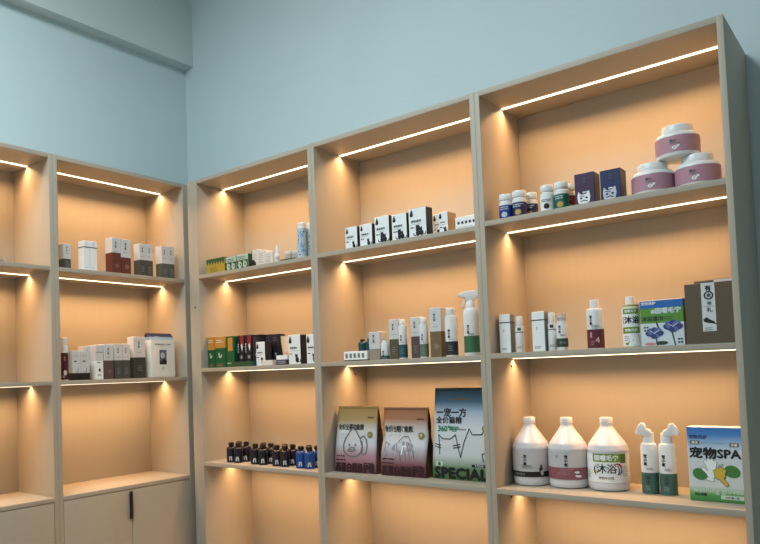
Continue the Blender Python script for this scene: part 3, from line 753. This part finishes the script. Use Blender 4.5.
def art_small(kind):
    def f(b, F, w, h):
        O = .0014
        b.text(F, '宠物食品', w * .34, h * .865, .008, MARD, O, .02)
        b.text(F, '全价全期功能粮', -w * .13, h * .715, .027, BLACK, O, .02, width=w * .64)
        b.text(F, '美毛护肤', -w * .24, h * .635, .014, CARD, O, .03)
        if kind == 'drop':
            P = [(0, .5), (.09, .36), (.19, .18), (.235, 0), (.22, -.16), (.14, -.26), (0, -.30), (-.14, -.26), (-.22, -.16), (-.235, 0), (-.19, .18), (-.09, .36)]
            b.stroke(F, [(-w * .06 + a * w * .98, h * .425 + c * w * .74) for a, c in P], .0065, GREYL, O, True)
            b.stroke(F, [(w * .14, h * .55), (w * .20, h * .58), (w * .26, h * .53), (w * .29, h * .43), (w * .27, h * .33), (w * .22, h * .29)], .0065, GREYL, O)
            b.stroke(F, [(w * .17, h * .29), (w * .19, h * .39), (w * .17, h * .50)], .004, GREYL, O)
            for q in (-.14, .01): b.disc(F, w * q, h * .435, .005, .006, GREYL, O + .0002, 12)
            b.stroke(F, [(-w * .17, h * .34), (-w * .11, h * .395), (-w * .02, h * .395), (w * .02, h * .35), (-w * .08, h * .33), (-w * .17, h * .34)], .0045, GREYL, O)
            b.stroke(F, [(-w * .12, h * .36), (-w * .02, h * .365)], .003, GREYL, O)
        else:
            b.disc(F, -w * .02, h * .44, w * .24, h * .085, mat('lilac_grey_print', (150, 146, 158), .5), O, 24, .12)
            b.shape(F, [(-w * .44, h * .52), (-w * .34, h * .50), (-w * .22, h * .42), (-w * .36, h * .32), (-w * .46, h * .30)], mat('lilac_grey_print', (150, 146, 158), .5), O)
            b.stroke(F, [(-w * .10, h * .53), (-w * .02, h * .60), (w * .10, h * .60), (w * .16, h * .53)], .004, GREYL, O)
            for q in (-.2, -.08, .03, .12, .22): b.stroke(F, [(w * q, h * .40), (w * (q + .03), h * .25)], .003, GREYL, O)
            b.stroke(F, [(-w * .02, h * .34), (-w * .01, h * .45), (w * .05, h * .46), (w * .09, h * .36)], .006, CARD, O + .0002)
        b.lines(F, -w * .46, -w * .16, h * .265, 3, .0055, .016, MARD, O); b.lines(F, w * .22, w * .44, h * .17, 2, .005, .013, MARD, O)
        b.text(F, '高蛋白超级护理', 0, h * .083, .042, MARD, O, .035, width=w * .92)
    return f
def art_big(b, F, w, h):
    O = .0014
    b.lines(F, -w * .22, w * .22, h * .915, 1, .006, .01, BRN, O)
    b.text(F, '一宠一方', -w * .16, h * .755, .036, BLACK, O, .025, width=w * .58)
    b.text(F, '全价猫粮', -w * .20, h * .668, .028, BLACK, O, .025, width=w * .50)
    b.text(F, '360°', -w * .29, h * .572, .030, GRT, O, .04); b.text(F, '呵护', -w * .09, h * .57, .022, GRT, O, .03); b.lines(F, w * .0, w * .14, h * .572, 1, .004, .008, GREYL, O)
    st = lambda P: b.stroke(F, [(w * a, h * c) for a, c in P], .0036, BLACK, O)
    st([(-.36, .28), (-.37, .40), (-.39, .50), (-.31, .455), (-.16, .455), (-.06, .505), (-.01, .38), (.04, .255)])
    st([(.04, .255), (.10, .42), (.19, .575), (.25, .51), (.41, .515), (.47, .575), (.495, .50)])
    for a, c in ((-.40, .385), (-.40, .355)): st([(a - .05, c + .012), (a + .06, c - .004)])
    for a, c in ((-.04, .385), (-.03, .36)): st([(a - .06, c - .004), (a + .07, c + .014)])
    st([(.44, .22), (.42, .30), (.495, .318)])
    b.rect(F, -w * .43, -w * .30, h * .15, h * .20, mat('pale_green_print', (196, 216, 196)), O); b.text(F, '猫', -w * .365, h * .175, .014, LGREEN, O + .0004, .02)
    b.rect(F, w * .24, w * .49, h * .155, h * .185, LGREEN, O); b.text(F, '专宠专用', w * .365, h * .17, .009, CARD, O + .0004)
    b.text(F, 'SPECIAL', w * .03, h * .075, .056, LGREEN, O, .05, width=w * .96)
put(pouch('gold-topped pet food bag with a drop-shaped face, nearest the left panel', .214, .085, .272, G1, BAGD, art_small('drop'), .95, (.074, .163), seal_m=mat('gold_bag_seal', (142, 118, 66))), 'B3', 1.012, .106, 3)
put(pouch('crumpled brown-topped pet food bag between the gold one and the big teal one', .212, .085, .268, G2m, BAGB, art_small('fish'), .99, (.078, .165), .010, seal_m=mat('brown_bag_seal', (124, 84, 60))), 'B3', 1.252, .112, 2)
put(pouch('tallest pet food bag, teal at the top with line-drawn cats', .232, .09, .345, G3, BAGT, art_big, .97, (.110, .20), seal_m=BAGT), 'B3', 1.492, .140, 1)

# ------------------------------------------------------------------ unit A, top shelf
MUST = mat('mustard_card', (176, 150, 54), .5); FOREST = mat('forest_green_card', (40, 78, 48), .5); MINT = mat('mint_card', (178, 196, 178), .5)
def p_scallop(b, F, w, h, hd):
    b.rect(F, -w / 2 + .001, w / 2 - .001, h * .78, h * .985, FOREST, .0005)
    for i in range(7):
        x = -w * .43 + i * w * .143; b.shape(F, [(x - w * .06, h * .79), (x + w * .06, h * .79), (x, h * .56)], FOREST, .0005)
    b.lines(F, -w * .3, w * .25, h * .4, 3, .003, .009, OLIVE)
put(tag(carton('treat_carton', .138, .05, .078, [(1, MUST)], side=FOREST, top=FOREST, prints=p_scallop), 'mustard yellow carton with a dark green scalloped edge', 'box'), 'A1', .200, .056)
def p_paw(b, F, w, h, hd):
    b.rect(F, -w / 2 + .001, w / 2 - .001, 0.002, h * .62, FOREST, .0005)
    for q in (-.22, .22):
        b.disc(F, w * q, h * .3, w * .17, h * .22, MINT, .0008); b.disc(F, w * q + w * .06, h * .3, w * .05, h * .07, FOREST, .0011)
        b.disc(F, w * q - w * .08, h * .5, w * .06, h * .08, MINT, .0008)
    b.lines(F, -w * .4, w * .3, h * .85, 2, .0035, .008, FOREST)
for x, h, lb in ((.314, .070, 'green and white print carton next to the mustard carton'), (.396, .072, 'green and white print carton farther from the mustard carton')):
    put(tag(carton('treat_carton', .078, .05, h, [(1, MINT)], side=FOREST, prints=p_paw), lb, 'box', 'green and white cartons'), 'A1', x, .056)
put(tag(carton('treat_carton', .045, .04, .094, [(1, FOREST)]), 'plain dark green carton standing behind the pale cartons', 'box'), 'A1', .424, .108)
IVORY = mat('ivory_card', (224, 216, 206), .5)
def p_ivory(b, F, w, h, hd):
    b.lines(F, -w * .35, w * .3, h * .78, 4, .0025, .009, FINE); b.lines(F, -w * .35, w * .35, h * .3, 2, .002, .006, PINK)
def p_ivory_dark(b, F, w, h, hd):
    p_ivory(b, F, w, h, hd); b.shape(F, [(-w * .48, .002), (w * .2, .002), (w * .1, h * .25), (-w * .2, h * .42), (-w * .48, h * .42)], BLACK, .0007)
for x, w, h, lb, pr in ((.4745, .040, .084, 'small ivory carton with a black corner, beside the green and white cartons', p_ivory_dark), (.5180, .044, .076, 'small ivory carton in the middle of the ivory trio', p_ivory), (.5655, .048, .064, 'lowest ivory carton, beside the dropper bottle', p_ivory)):
    put(tag(carton('ointment_carton', w, .05, h, [(1, IVORY)], prints=pr), lb, 'box', 'ivory cartons'), 'A1', x, .066)
def eye_dropper():
    R = .0140
    def lab(b):
        b.band(R + .0003, .006, .034, -PI, PI, IVORY, 28); F = round_face(R + .0003); b.lines(F, -.010, .009, .030, 3, .0022, .007, mat('mauve_print', (150, 110, 130)), .0008)
    return round_box('dropper_bottle', 'small white dropper bottle with a pointed tip', 'bottle', None,
        ([(R * .92, 0), (R, .0015), (R, .040), (R * .8, .046), (R * .6, .049)], WHITE, 0, 0, 24), ([(R * .72, .0495), (R * .74, .052), (R * .55, .066), (.004, .084), (.002, .089)], WHITE, 0, 0, 20), lab)
put(eye_dropper(), 'A1', .611, .052, 40)
CLEARC = mat('frosted_clear_plastic', (206, 204, 200), .25, trans=.35)
for x, w, h, lb in ((.648, .036, .058, 'small frosted clear box beside the dropper bottle'), (.698, .050, .056, 'small frosted clear box beside the pale blue bottle')):
    put(tag(carton('clear_box', w, .045, h, [(.75, CLEARC), (1, GREYC)], prints=lambda b, F, w, h, hd: b.lines(F, -w * .3, w * .3, h * .5, 2, .003, .008, FINE)), lb, 'box', 'frosted clear boxes'), 'A1', x, .105)
put(tag(carton('flat_carton', .088, .028, .012, [(1, BLKC)], bev=.0008), 'flat black carton lying in front of the clear boxes', 'box'), 'A1', .687, .048)
LBLUE = mat('pale_blue_bottle', (176, 200, 216), .4); LBL2 = mat('sky_print', (120, 170, 206), .5)
def talc(label):
    R = .0205
    def lab(b):
        F = round_face(R + .0003); b.band(R + .0003, .006, .143, -PI, PI, LBLUE, 28)
        for _ in range(20): b.disc(F, random.uniform(-.02, .02), random.uniform(.02, .138), random.uniform(.002, .0042), random.uniform(.002, .0042), random.choice([BLACK, LBL2, INK, LBL2]), .0008, 8)
        b.text(F, '洁', -.002, .06, .020, LBL2, .0009, .02); b.text(F, '净', .002, .038, .018, LBL2, .0010, .02); b.disc(F, .0, .108, .008, .010, LBL2, .0007)
    return round_box('powder_bottle', label, 'bottle', 'pale blue bottles',
        ([(R * .94, 0), (R, .002), (R, .147), (R * .95, .150), (R * .8, .152)], WHITE, 0, 0, 28), ([(R * .84, .1525), (R * .86, .154), (R * .84, .168), (R * .7, .171), (.002, .1715)], WHITE, 0, 0, 24), lab)
put(talc('pale blue speckled bottle with a white cap, in front of its twin'), 'A1', .760, .060, 40)
put(talc('pale blue speckled bottle mostly hidden behind its twin, by the right panel'), 'A1', .772, .106, 40)

# ------------------------------------------------------------------ unit A, second shelf
GGRN = mat('bottle_green_card', (14, 86, 44), .45); AMB = mat('amber_gold_card', (190, 136, 52), .45)
def p_gold(b, F, w, h, hd):
    b.lines(F, -w * .35, w * .3, h * .9, 2, .004, .010, IVORY); b.stroke(F, [(-w * .12, h * .46), (-w * .10, h * .34), (w * .06, h * .33), (w * .12, h * .40)], w * .11, MINT, .0007)
    b.disc(F, -w * .05, h * .08, w * .3, h * .05, BRN, .0007)
def p_gold2(b, F, w, h, hd):
    b.rect(F, -w * .28, w * .30, h * .52, h * .95, AMB, .0005); b.lines(F, -w * .4, w * .3, h * .14, 1, .006, .01, MINT)
put(tag(carton('vitamin_carton', .052, .05, .157, [(.58, GGRN), (1, AMB)], prints=p_gold), 'slim green and gold carton, outermost by the left panel', 'box', 'green and gold cartons'), 'A2', .1375, .066)
put(tag(carton('vitamin_carton', .076, .05, .156, [(.63, GGRN), (1, AMB)], prints=p_gold), 'wide green and gold carton in the middle of the green trio', 'box', 'green and gold cartons'), 'A2', .2065, .066)
put(tag(carton('vitamin_carton', .058, .05, .154, [(1, GGRN)], prints=p_gold2), 'mostly green carton with a gold patch, next to the red and black cartons', 'box', 'green and gold cartons'), 'A2', .2785, .068)
CRIM = mat('crimson_print', (150, 34, 40), .45); NBLK = mat('blue_black_card', (24, 24, 36), .42)
def p_red(b, F, w, h, hd):
    b.shape(F, [(-w * .05, h * .985), (w * .48, h * .985), (w * .48, h * .62), (w * .2, h * .55), (-w * .05, h * .75)], CRIM, .0006)
    b.shape(F, [(w * .05, h * .68), (w * .22, h * .48), (w * .36, h * .6), (w * .25, h * .74)], CARD, .0009)
    b.vtext(F, '营养补充', -w * .34, h * .70, .011, SILV, .0007); b.disc(F, w * .12, h * .3, w * .18, h * .06, FINE, .0007)
for x, w, lb in ((.332, .046, 'black carton with a red top corner, next to the green cartons'), (.385, .047, 'black carton with a red top corner, next to the all-black carton')):
    put(tag(carton('capsule_carton', w, .05, .155, [(1, NBLK)], prints=p_red), lb, 'box', 'black and red cartons'), 'A2', x, .088)
def p_blk(b, F, w, h, hd): b.disc(F, w * .1, h * .36, w * .15, h * .04, FINE, .0007); b.lines(F, -w * .3, w * .3, h * .9, 2, .004, .012, mat('violet_print', (90, 70, 110)))
put(tag(carton('capsule_carton', .042, .05, .153, [(1, NBLK)], prints=p_blk), 'all-black carton just behind the small white cat carton', 'box', 'black cartons'), 'A2', .4365, .088)
put(tag(carton('capsule_carton', .043, .05, .152, [(1, NBLK)], prints=p_blk), 'all-black carton, second of the three in a row', 'box', 'black cartons'), 'A2', .4825, .130)
put(tag(carton('capsule_carton', .043, .05, .151, [(1, NBLK)], prints=p_blk), 'all-black carton, third of the row, beside the cream tube', 'box', 'black cartons'), 'A2', .5275, .130)
put(tag(carton('flat_carton', .140, .036, .024, [(1, FOREST)], bev=.0008), 'flat dark green carton lying before the red and black cartons', 'box'), 'A2', .380, .034)
put(tag(carton('drops_carton', .058, .05, .114, [(1, CARD)], side=DARKS, prints=p_drop(1)), 'short white cat carton in front of the all-black cartons', 'box', 'white cat cartons by the tube'), 'A2', .488, .068)
TUBE = mat('cream_tube_plastic', (222, 190, 156), .4)
def tube_():
    r = empty('cream_tube'); tag(r, 'cream coloured squeeze tube standing on its cap, wide end up', 'tube')
    b = MB()
    n = 28; prev = None
    for k, (z, a, c) in enumerate(((.022, .017, .017), (.026, .026, .020), (.06, .030, .018), (.10, .035, .010), (.126, .037, .003), (.140, .037, .0018))):
        ring = [b.bm.verts.new((a * math.sin(2 * PI * i / n), -c * math.cos(2 * PI * i / n), z)) for i in range(n)]
        if prev:
            for i in range(n): b.face([prev[i], prev[(i + 1) % n], ring[(i + 1) % n], ring[i]], TUBE, True)
        else: b.face(ring[::-1], TUBE)
        prev = ring
    b.face(prev, TUBE)
    b.lines(lambda x, z, o: (x, -.0215 - o, z), -.012, .012, .062, 3, .003, .008, mat('rust_print', (180, 120, 90)), .0002)
    b.build('body', r)
    b = MB(); b.lathe([(.0195, 0), (.020, .001), (.0185, .022), (.016, .0235)], mat('tube_cap_plastic', (214, 176, 140), .4), n=28); b.build('cap', r)
    return r
put(tube_(), 'A2', .584, .140, 34)
put(tag(carton('flat_carton', .070, .04, .024, [(1, IVORY)], bev=.0008), 'flat ivory carton lying beside the short white cat carton', 'box'), 'A2', .556, .034)
put(tag(carton('flat_carton', .070, .055, .044, [(.55, mat('midnight_blue_card', (28, 32, 58))), (1, CARD)], top=CARD, bev=.0008, prints=lambda b, F, w, h, hd: b.lines(F, -w * .4, w * .4, h * .4, 2, .003, .008, SILV)), 'low midnight blue carton with a white top', 'box'), 'A2', .630, .066)
put(tag(carton('drops_carton', .073, .05, .135, [(1, CARD)], side=DARKS, prints=p_drop(1)), 'tall white cat carton beside the low midnight blue carton', 'box', 'white cat cartons by the tube'), 'A2', .706, .068)
put(tag(carton('drops_carton', .064, .05, .131, [(1, CARD)], side=DARKS, prints=p_drop(1)), 'white cat carton pressed against the right side panel', 'box', 'white cat cartons by the tube'), 'A2', .812, .068)

# ------------------------------------------------------------------ unit A, third shelf: sixteen small dark bottles in four clusters
GLS = [mat('violet_black_glass', (20, 14, 32), .22), mat('ink_black_glass', (12, 14, 24), .22), mat('aubergine_glass', (28, 16, 28), .22), mat('cobalt_glass', (24, 66, 132), .22)]
CAPB = mat('dark_dropper_cap', (30, 18, 16), .4)
NM = ['violet-black', 'ink-black', 'aubergine', 'cobalt blue']
CL = ['nearest the left panel', 'in the second cluster', 'beside the blue bottles', 'by the right panel']
XS = [(.2360, .2870), (.4070, .4580), (.5500, .6020), (.7010, .7530)]
for c in range(4):
    proto = dropper('serum_bottle', 'x', 'small dark serum bottles', .0244, .100, GLS[c], CAPB)
    for k in range(4):
        row, s = divmod(k, 2)
        lb = 'small %s bottle, %s of the %s pair %s' % (NM[c], ('left one', 'right one')[s], ('front', 'rear')[row], CL[c])
        o = proto if k == 0 else dup(proto, lb)
        o['label'] = lb
        put(o, 'A3', XS[c][s] + row * .004, .070 + row * .052, 36 + random.uniform(-6, 6))

# ------------------------------------------------------------------ left unit, top shelf
MARC = mat('wine_card', (96, 44, 40), .5); SLATE = mat('dark_slate_card', (66, 68, 66), .5); SLT2 = mat('grey_green_card', (78, 84, 78), .5)
GL = 'care cartons on the left wall shelves'
BLOS = mat('copper_blossom_print', (150, 92, 76), .5)
care_box('L1', -.663, .052, .037, .045, .114, .40, SLATE, 'short grey carton alone beside the divider, dark slate below', GL)
def wband(label, x, w, h):
    def f(b, F, w, h, hd):
        b.rect(F, -w * .5, w * .5, h * .77, h * .80, BLACK, .0006); b.rect(lambda x, z, o: (-w / 2 - o, x, z), -hd, hd, h * .77, h * .80, BLACK, .0006)
        b.lines(F, -w * .3, w * .3, h * .12, 1, .002, .005, FINE); b.vtext(F, '养护', 0, h * .92, .006, FINE)
    put(tag(carton('lotion_carton', w, .045, h, [(1, CARD)], prints=f), label, 'box', 'white banded cartons on the left wall'), 'L1', x, .052)
wband('white carton with a black band, on the divider side of its pair', -.5625, .034, .141); wband('white carton with a black band, beside the wine red cartons', -.5255, .036, .141)
care_box('L1', -.400, .058, .050, .056, .176, .58, MARC, 'tall carton with a high wine red lower part, beside the white banded pair', GL, blossom=BLOS)
care_box('L1', -.3455, .056, .055, .056, .173, .48, MARC, 'tall carton with a wine red lower half, second of the wine red pair', GL, blossom=BLOS)
care_box('L1', -.2450, .056, .039, .05, .164, .50, SLATE, 'slate-bottomed carton beside the wine red pair', GL)
care_box('L1', -.2035, .056, .040, .05, .165, .50, SLATE, 'slate-bottomed carton right of its slate twin, in the shelf\'s middle pair', GL)
care_box('L1', -.1085, .056, .041, .05, .168, .46, SLT2, 'grey-green bottomed carton, left one of the pair nearest the corner', GL)
care_box('L1', -.0655, .056, .041, .05, .169, .46, SLT2, 'grey-green bottomed carton closest to the corner', GL)

# ------------------------------------------------------------------ left unit, second shelf
def wine_bottle():
    R = .0155
    def lab(b):
        b.band(R + .0004, .004, .125, -PI, PI, mat('wine_label', (74, 26, 40), .45), 28); F = round_face(R + .0004)
        b.disc(F, .002, .035, .007, .012, IVORY, .0008, 12); b.disc(F, -.005, .018, .006, .007, PINK, .0008, 12); b.vtext(F, '香氛', 0, .105, .010, PINK, .0008)
    return round_box('mist_bottle', 'slim white-capped bottle with a wine red label, against the divider', 'bottle', None,
        ([(R * .94, 0), (R, .002), (R, .152), (R * .9, .158), (R * .8, .160)], WHITE, 0, 0, 24), ([(R * .9, .1605), (R * .92, .162), (R * .9, .192), (R * .75, .195), (.002, .1955)], WHITE, 0, 0, 24), lab)
put(wine_bottle(), 'L2', -.672, .054, -30)
def p_two(b, F, w, h, hd):
    b.rect(F, -w * .32, 0, h * .62, h * .66, BLACK, .0006); b.stroke(F, [(w * .12, h * .42), (w * .12, h * .28), (-w * .2, h * .27)], .0022, BLACK, .0006); b.lines(F, -w * .35, w * .3, h * .85, 2, .002, .006, FINE)
for x, w, lb in ((-.6185, .041, 'short grey carton with a black foot, nearer the wine red bottle'), (-.5740, .044, 'short grey carton with a black foot, right one of the black-footed pair')):
    put(tag(carton('care_carton', w, .05, .135, [(.24, BLACK), (1, GREYC)], prints=p_two), lb, 'box', 'black-footed grey cartons'), 'L2', x, .066)
care_box('L2', -.5225, .128, .045, .05, .160, .45, BEIGE, 'beige-bottomed carton set back behind the white-footed carton', GL)
def p_wf(b, F, w, h, hd):
    b.rect(F, -w * .5, w * .5, h * .775, h * .795, SIDEG, .0006); b.lines(F, -w * .3, w * .25, h * .5, 1, .004, .008, INK); b.disc(F, 0, h * .27, w * .14, h * .05, BLACK, .0006); b.lines(F, -w * .3, w * .3, h * .15, 2, .002, .005, INK)
put(tag(carton('care_carton', .041, .05, .163, [(.54, CARD), (1, GREYC)], prints=p_wf), 'grey carton whose lower half is white with a black spot', 'box', GL), 'L2', -.4915, .078)
care_box('L2', -.4415, .076, .053, .05, .168, .53, PBRN, 'carton with a plum brown lower half and pink blossom', GL, blossom=PINKD)
care_box('L2', -.3870, .076, .043, .05, .169, .53, SLATE, 'slate-bottomed carton touching the plum brown one', GL)
care_box('L2', -.3420, .076, .043, .05, .170, .53, SLATE, 'slate-bottomed carton, right of its twin beside the plum brown one', GL)
care_box('L2', -.2615, .080, .070, .055, .206, .50, DGR, 'widest and tallest grey carton, charcoal green below, beside the white gift bag', GL)
NAVB = mat('navy_bag_top', (32, 44, 78), .4); PEARL = mat('pearl_white_card', (222, 222, 216), .45)
def gift_pack():
    w, d, h = .158, .07, .226
    r = empty('gift_pack'); tag(r, 'wide white pack with a navy blue folded top and a small picture', 'bag')
    b = MB(); c = .003
    b.rings([(0, w / 2 - c, d / 2 - c, c), (c, w / 2, d / 2, c), (.186, w / 2, d / 2, c), (.190, w / 2 - .001, d / 2 - .001, c)], lambda k, i: PEARL, PEARL, PEARL)
    F = front(d / 2)
    b.text(F, 'ESSENTIAL CARE', 0, .168, .010, BLACK, .0006, .02, width=w * .62); b.lines(F, -.02, .02, .157, 1, .0016, .003, FINE)
    b.rect(F, -.024, .022, .066, .140, mat('slate_picture', (86, 94, 116), .5, .5, 60), .0006)
    b.disc(F, -.004, .112, .014, .016, mat('pale_picture', (180, 184, 194)), .0009); b.shape(F, [(-.024, .066), (.022, .066), (.022, .085), (.004, .098), (-.012, .08), (-.024, .09)], BLACK, .0009)
    b.text(F, 'PET', 0, .046, .012, INK, .0006); b.lines(F, -.012, .012, .036, 1, .0016, .003, FINE)
    b.build('body', r)
    b = MB(); b.rings([(.190, w / 2 - .001, d / 2 - .002, .002), (.205, w / 2 + .001, d / 2 - .012, .002), (.226, w / 2, .006, .002)], lambda k, i: [mat('pale_blue_fold', (150, 168, 186)), NAVB][k], PEARL, NAVB)
    F2 = lambda x, z, o: (x, -(d / 2 - .012) + (z - .205) / .021 * (d / 2 - .018) - o, z)
    b.shape(F2, [(-.078, .207), (-.05, .207), (-.03, .211), (0, .207), (.04, .208), (.078, .207), (.078, .2065), (-.078, .2055)], mat('pale_blue_fold', (150, 168, 186)), .0006)
    b.build('top_fold', r)
    return r
put(gift_pack(), 'L2', -.126, .078, 2)

# ------------------------------------------------------------------ far-left unit, top shelf
def dish():
    b = MB(); b.lathe([(.05, 0), (.07, .003), (.095, .012), (.099, .016), (.096, .0165), (.07, .006), (.03, .0045), (.001, .004)], WHITE, n=48, caps=False)
    return tag(b.build('shallow_dish'), 'white shallow dish on the nearly empty left shelf, cut by the photo\'s edge', 'dish')
put(dish(), 'L1', -1.020, .104)

# ================================================================== light: daylight from the shop front, and the shelf strips
def area(name, loc, rot, sx, sy, power, col):
    l = bpy.data.lights.new(name, 'AREA'); l.shape = 'RECTANGLE'; l.size = sx; l.size_y = sy; l.energy = power; l.color = col
    o = bpy.data.objects.new(name, l); COL.objects.link(o); o.location = loc; o.rotation_euler = rot
    return o
area('ceiling_panel_lamp', (1.15, -2.0, 3.78), (0, 0, 0), 1.2, 1.2, 90, (.85, .975, 1.0))
area('shop_front_daylight', (1.1, -5.9, 1.7), (math.radians(90), 0, 0), 3.2, 2.6, 20, (.85, .975, 1.0))
w = bpy.data.worlds.new('World'); S.world = w; w.use_nodes = True
w.node_tree.nodes['Background'].inputs[0].default_value = (.87, .97, 1.0, 1)
w.node_tree.nodes['Background'].inputs[1].default_value = .12

# ================================================================== camera
cam = bpy.data.cameras.new('camera'); co = bpy.data.objects.new('camera', cam); COL.objects.link(co)
R = Matrix(((.7510934732, .0528691176, .6580755662), (.6593469565, -.0095379382, -.7517783042), (-.0334691715, .9985558994, -.0420229749)))
co.matrix_world = Matrix.Translation((2.8397, -2.3601, 1.4066)) @ R.to_4x4()
cam.sensor_fit = 'HORIZONTAL'; cam.sensor_width = 36; cam.lens = 700.403 / 760 * 36
cam.shift_x = (380 - 299.042) / 760; cam.shift_y = (343.252 - 272) / 760
cam.clip_start = .05
S.camera = co
S.view_settings.view_transform = 'Standard'; S.view_settings.look = 'None'; S.view_settings.exposure = 0; S.view_settings.gamma = 1
S.view_settings.use_curve_mapping = False
S.cycles.use_denoising = True
S.cycles.max_bounces = 8; S.cycles.diffuse_bounces = 5
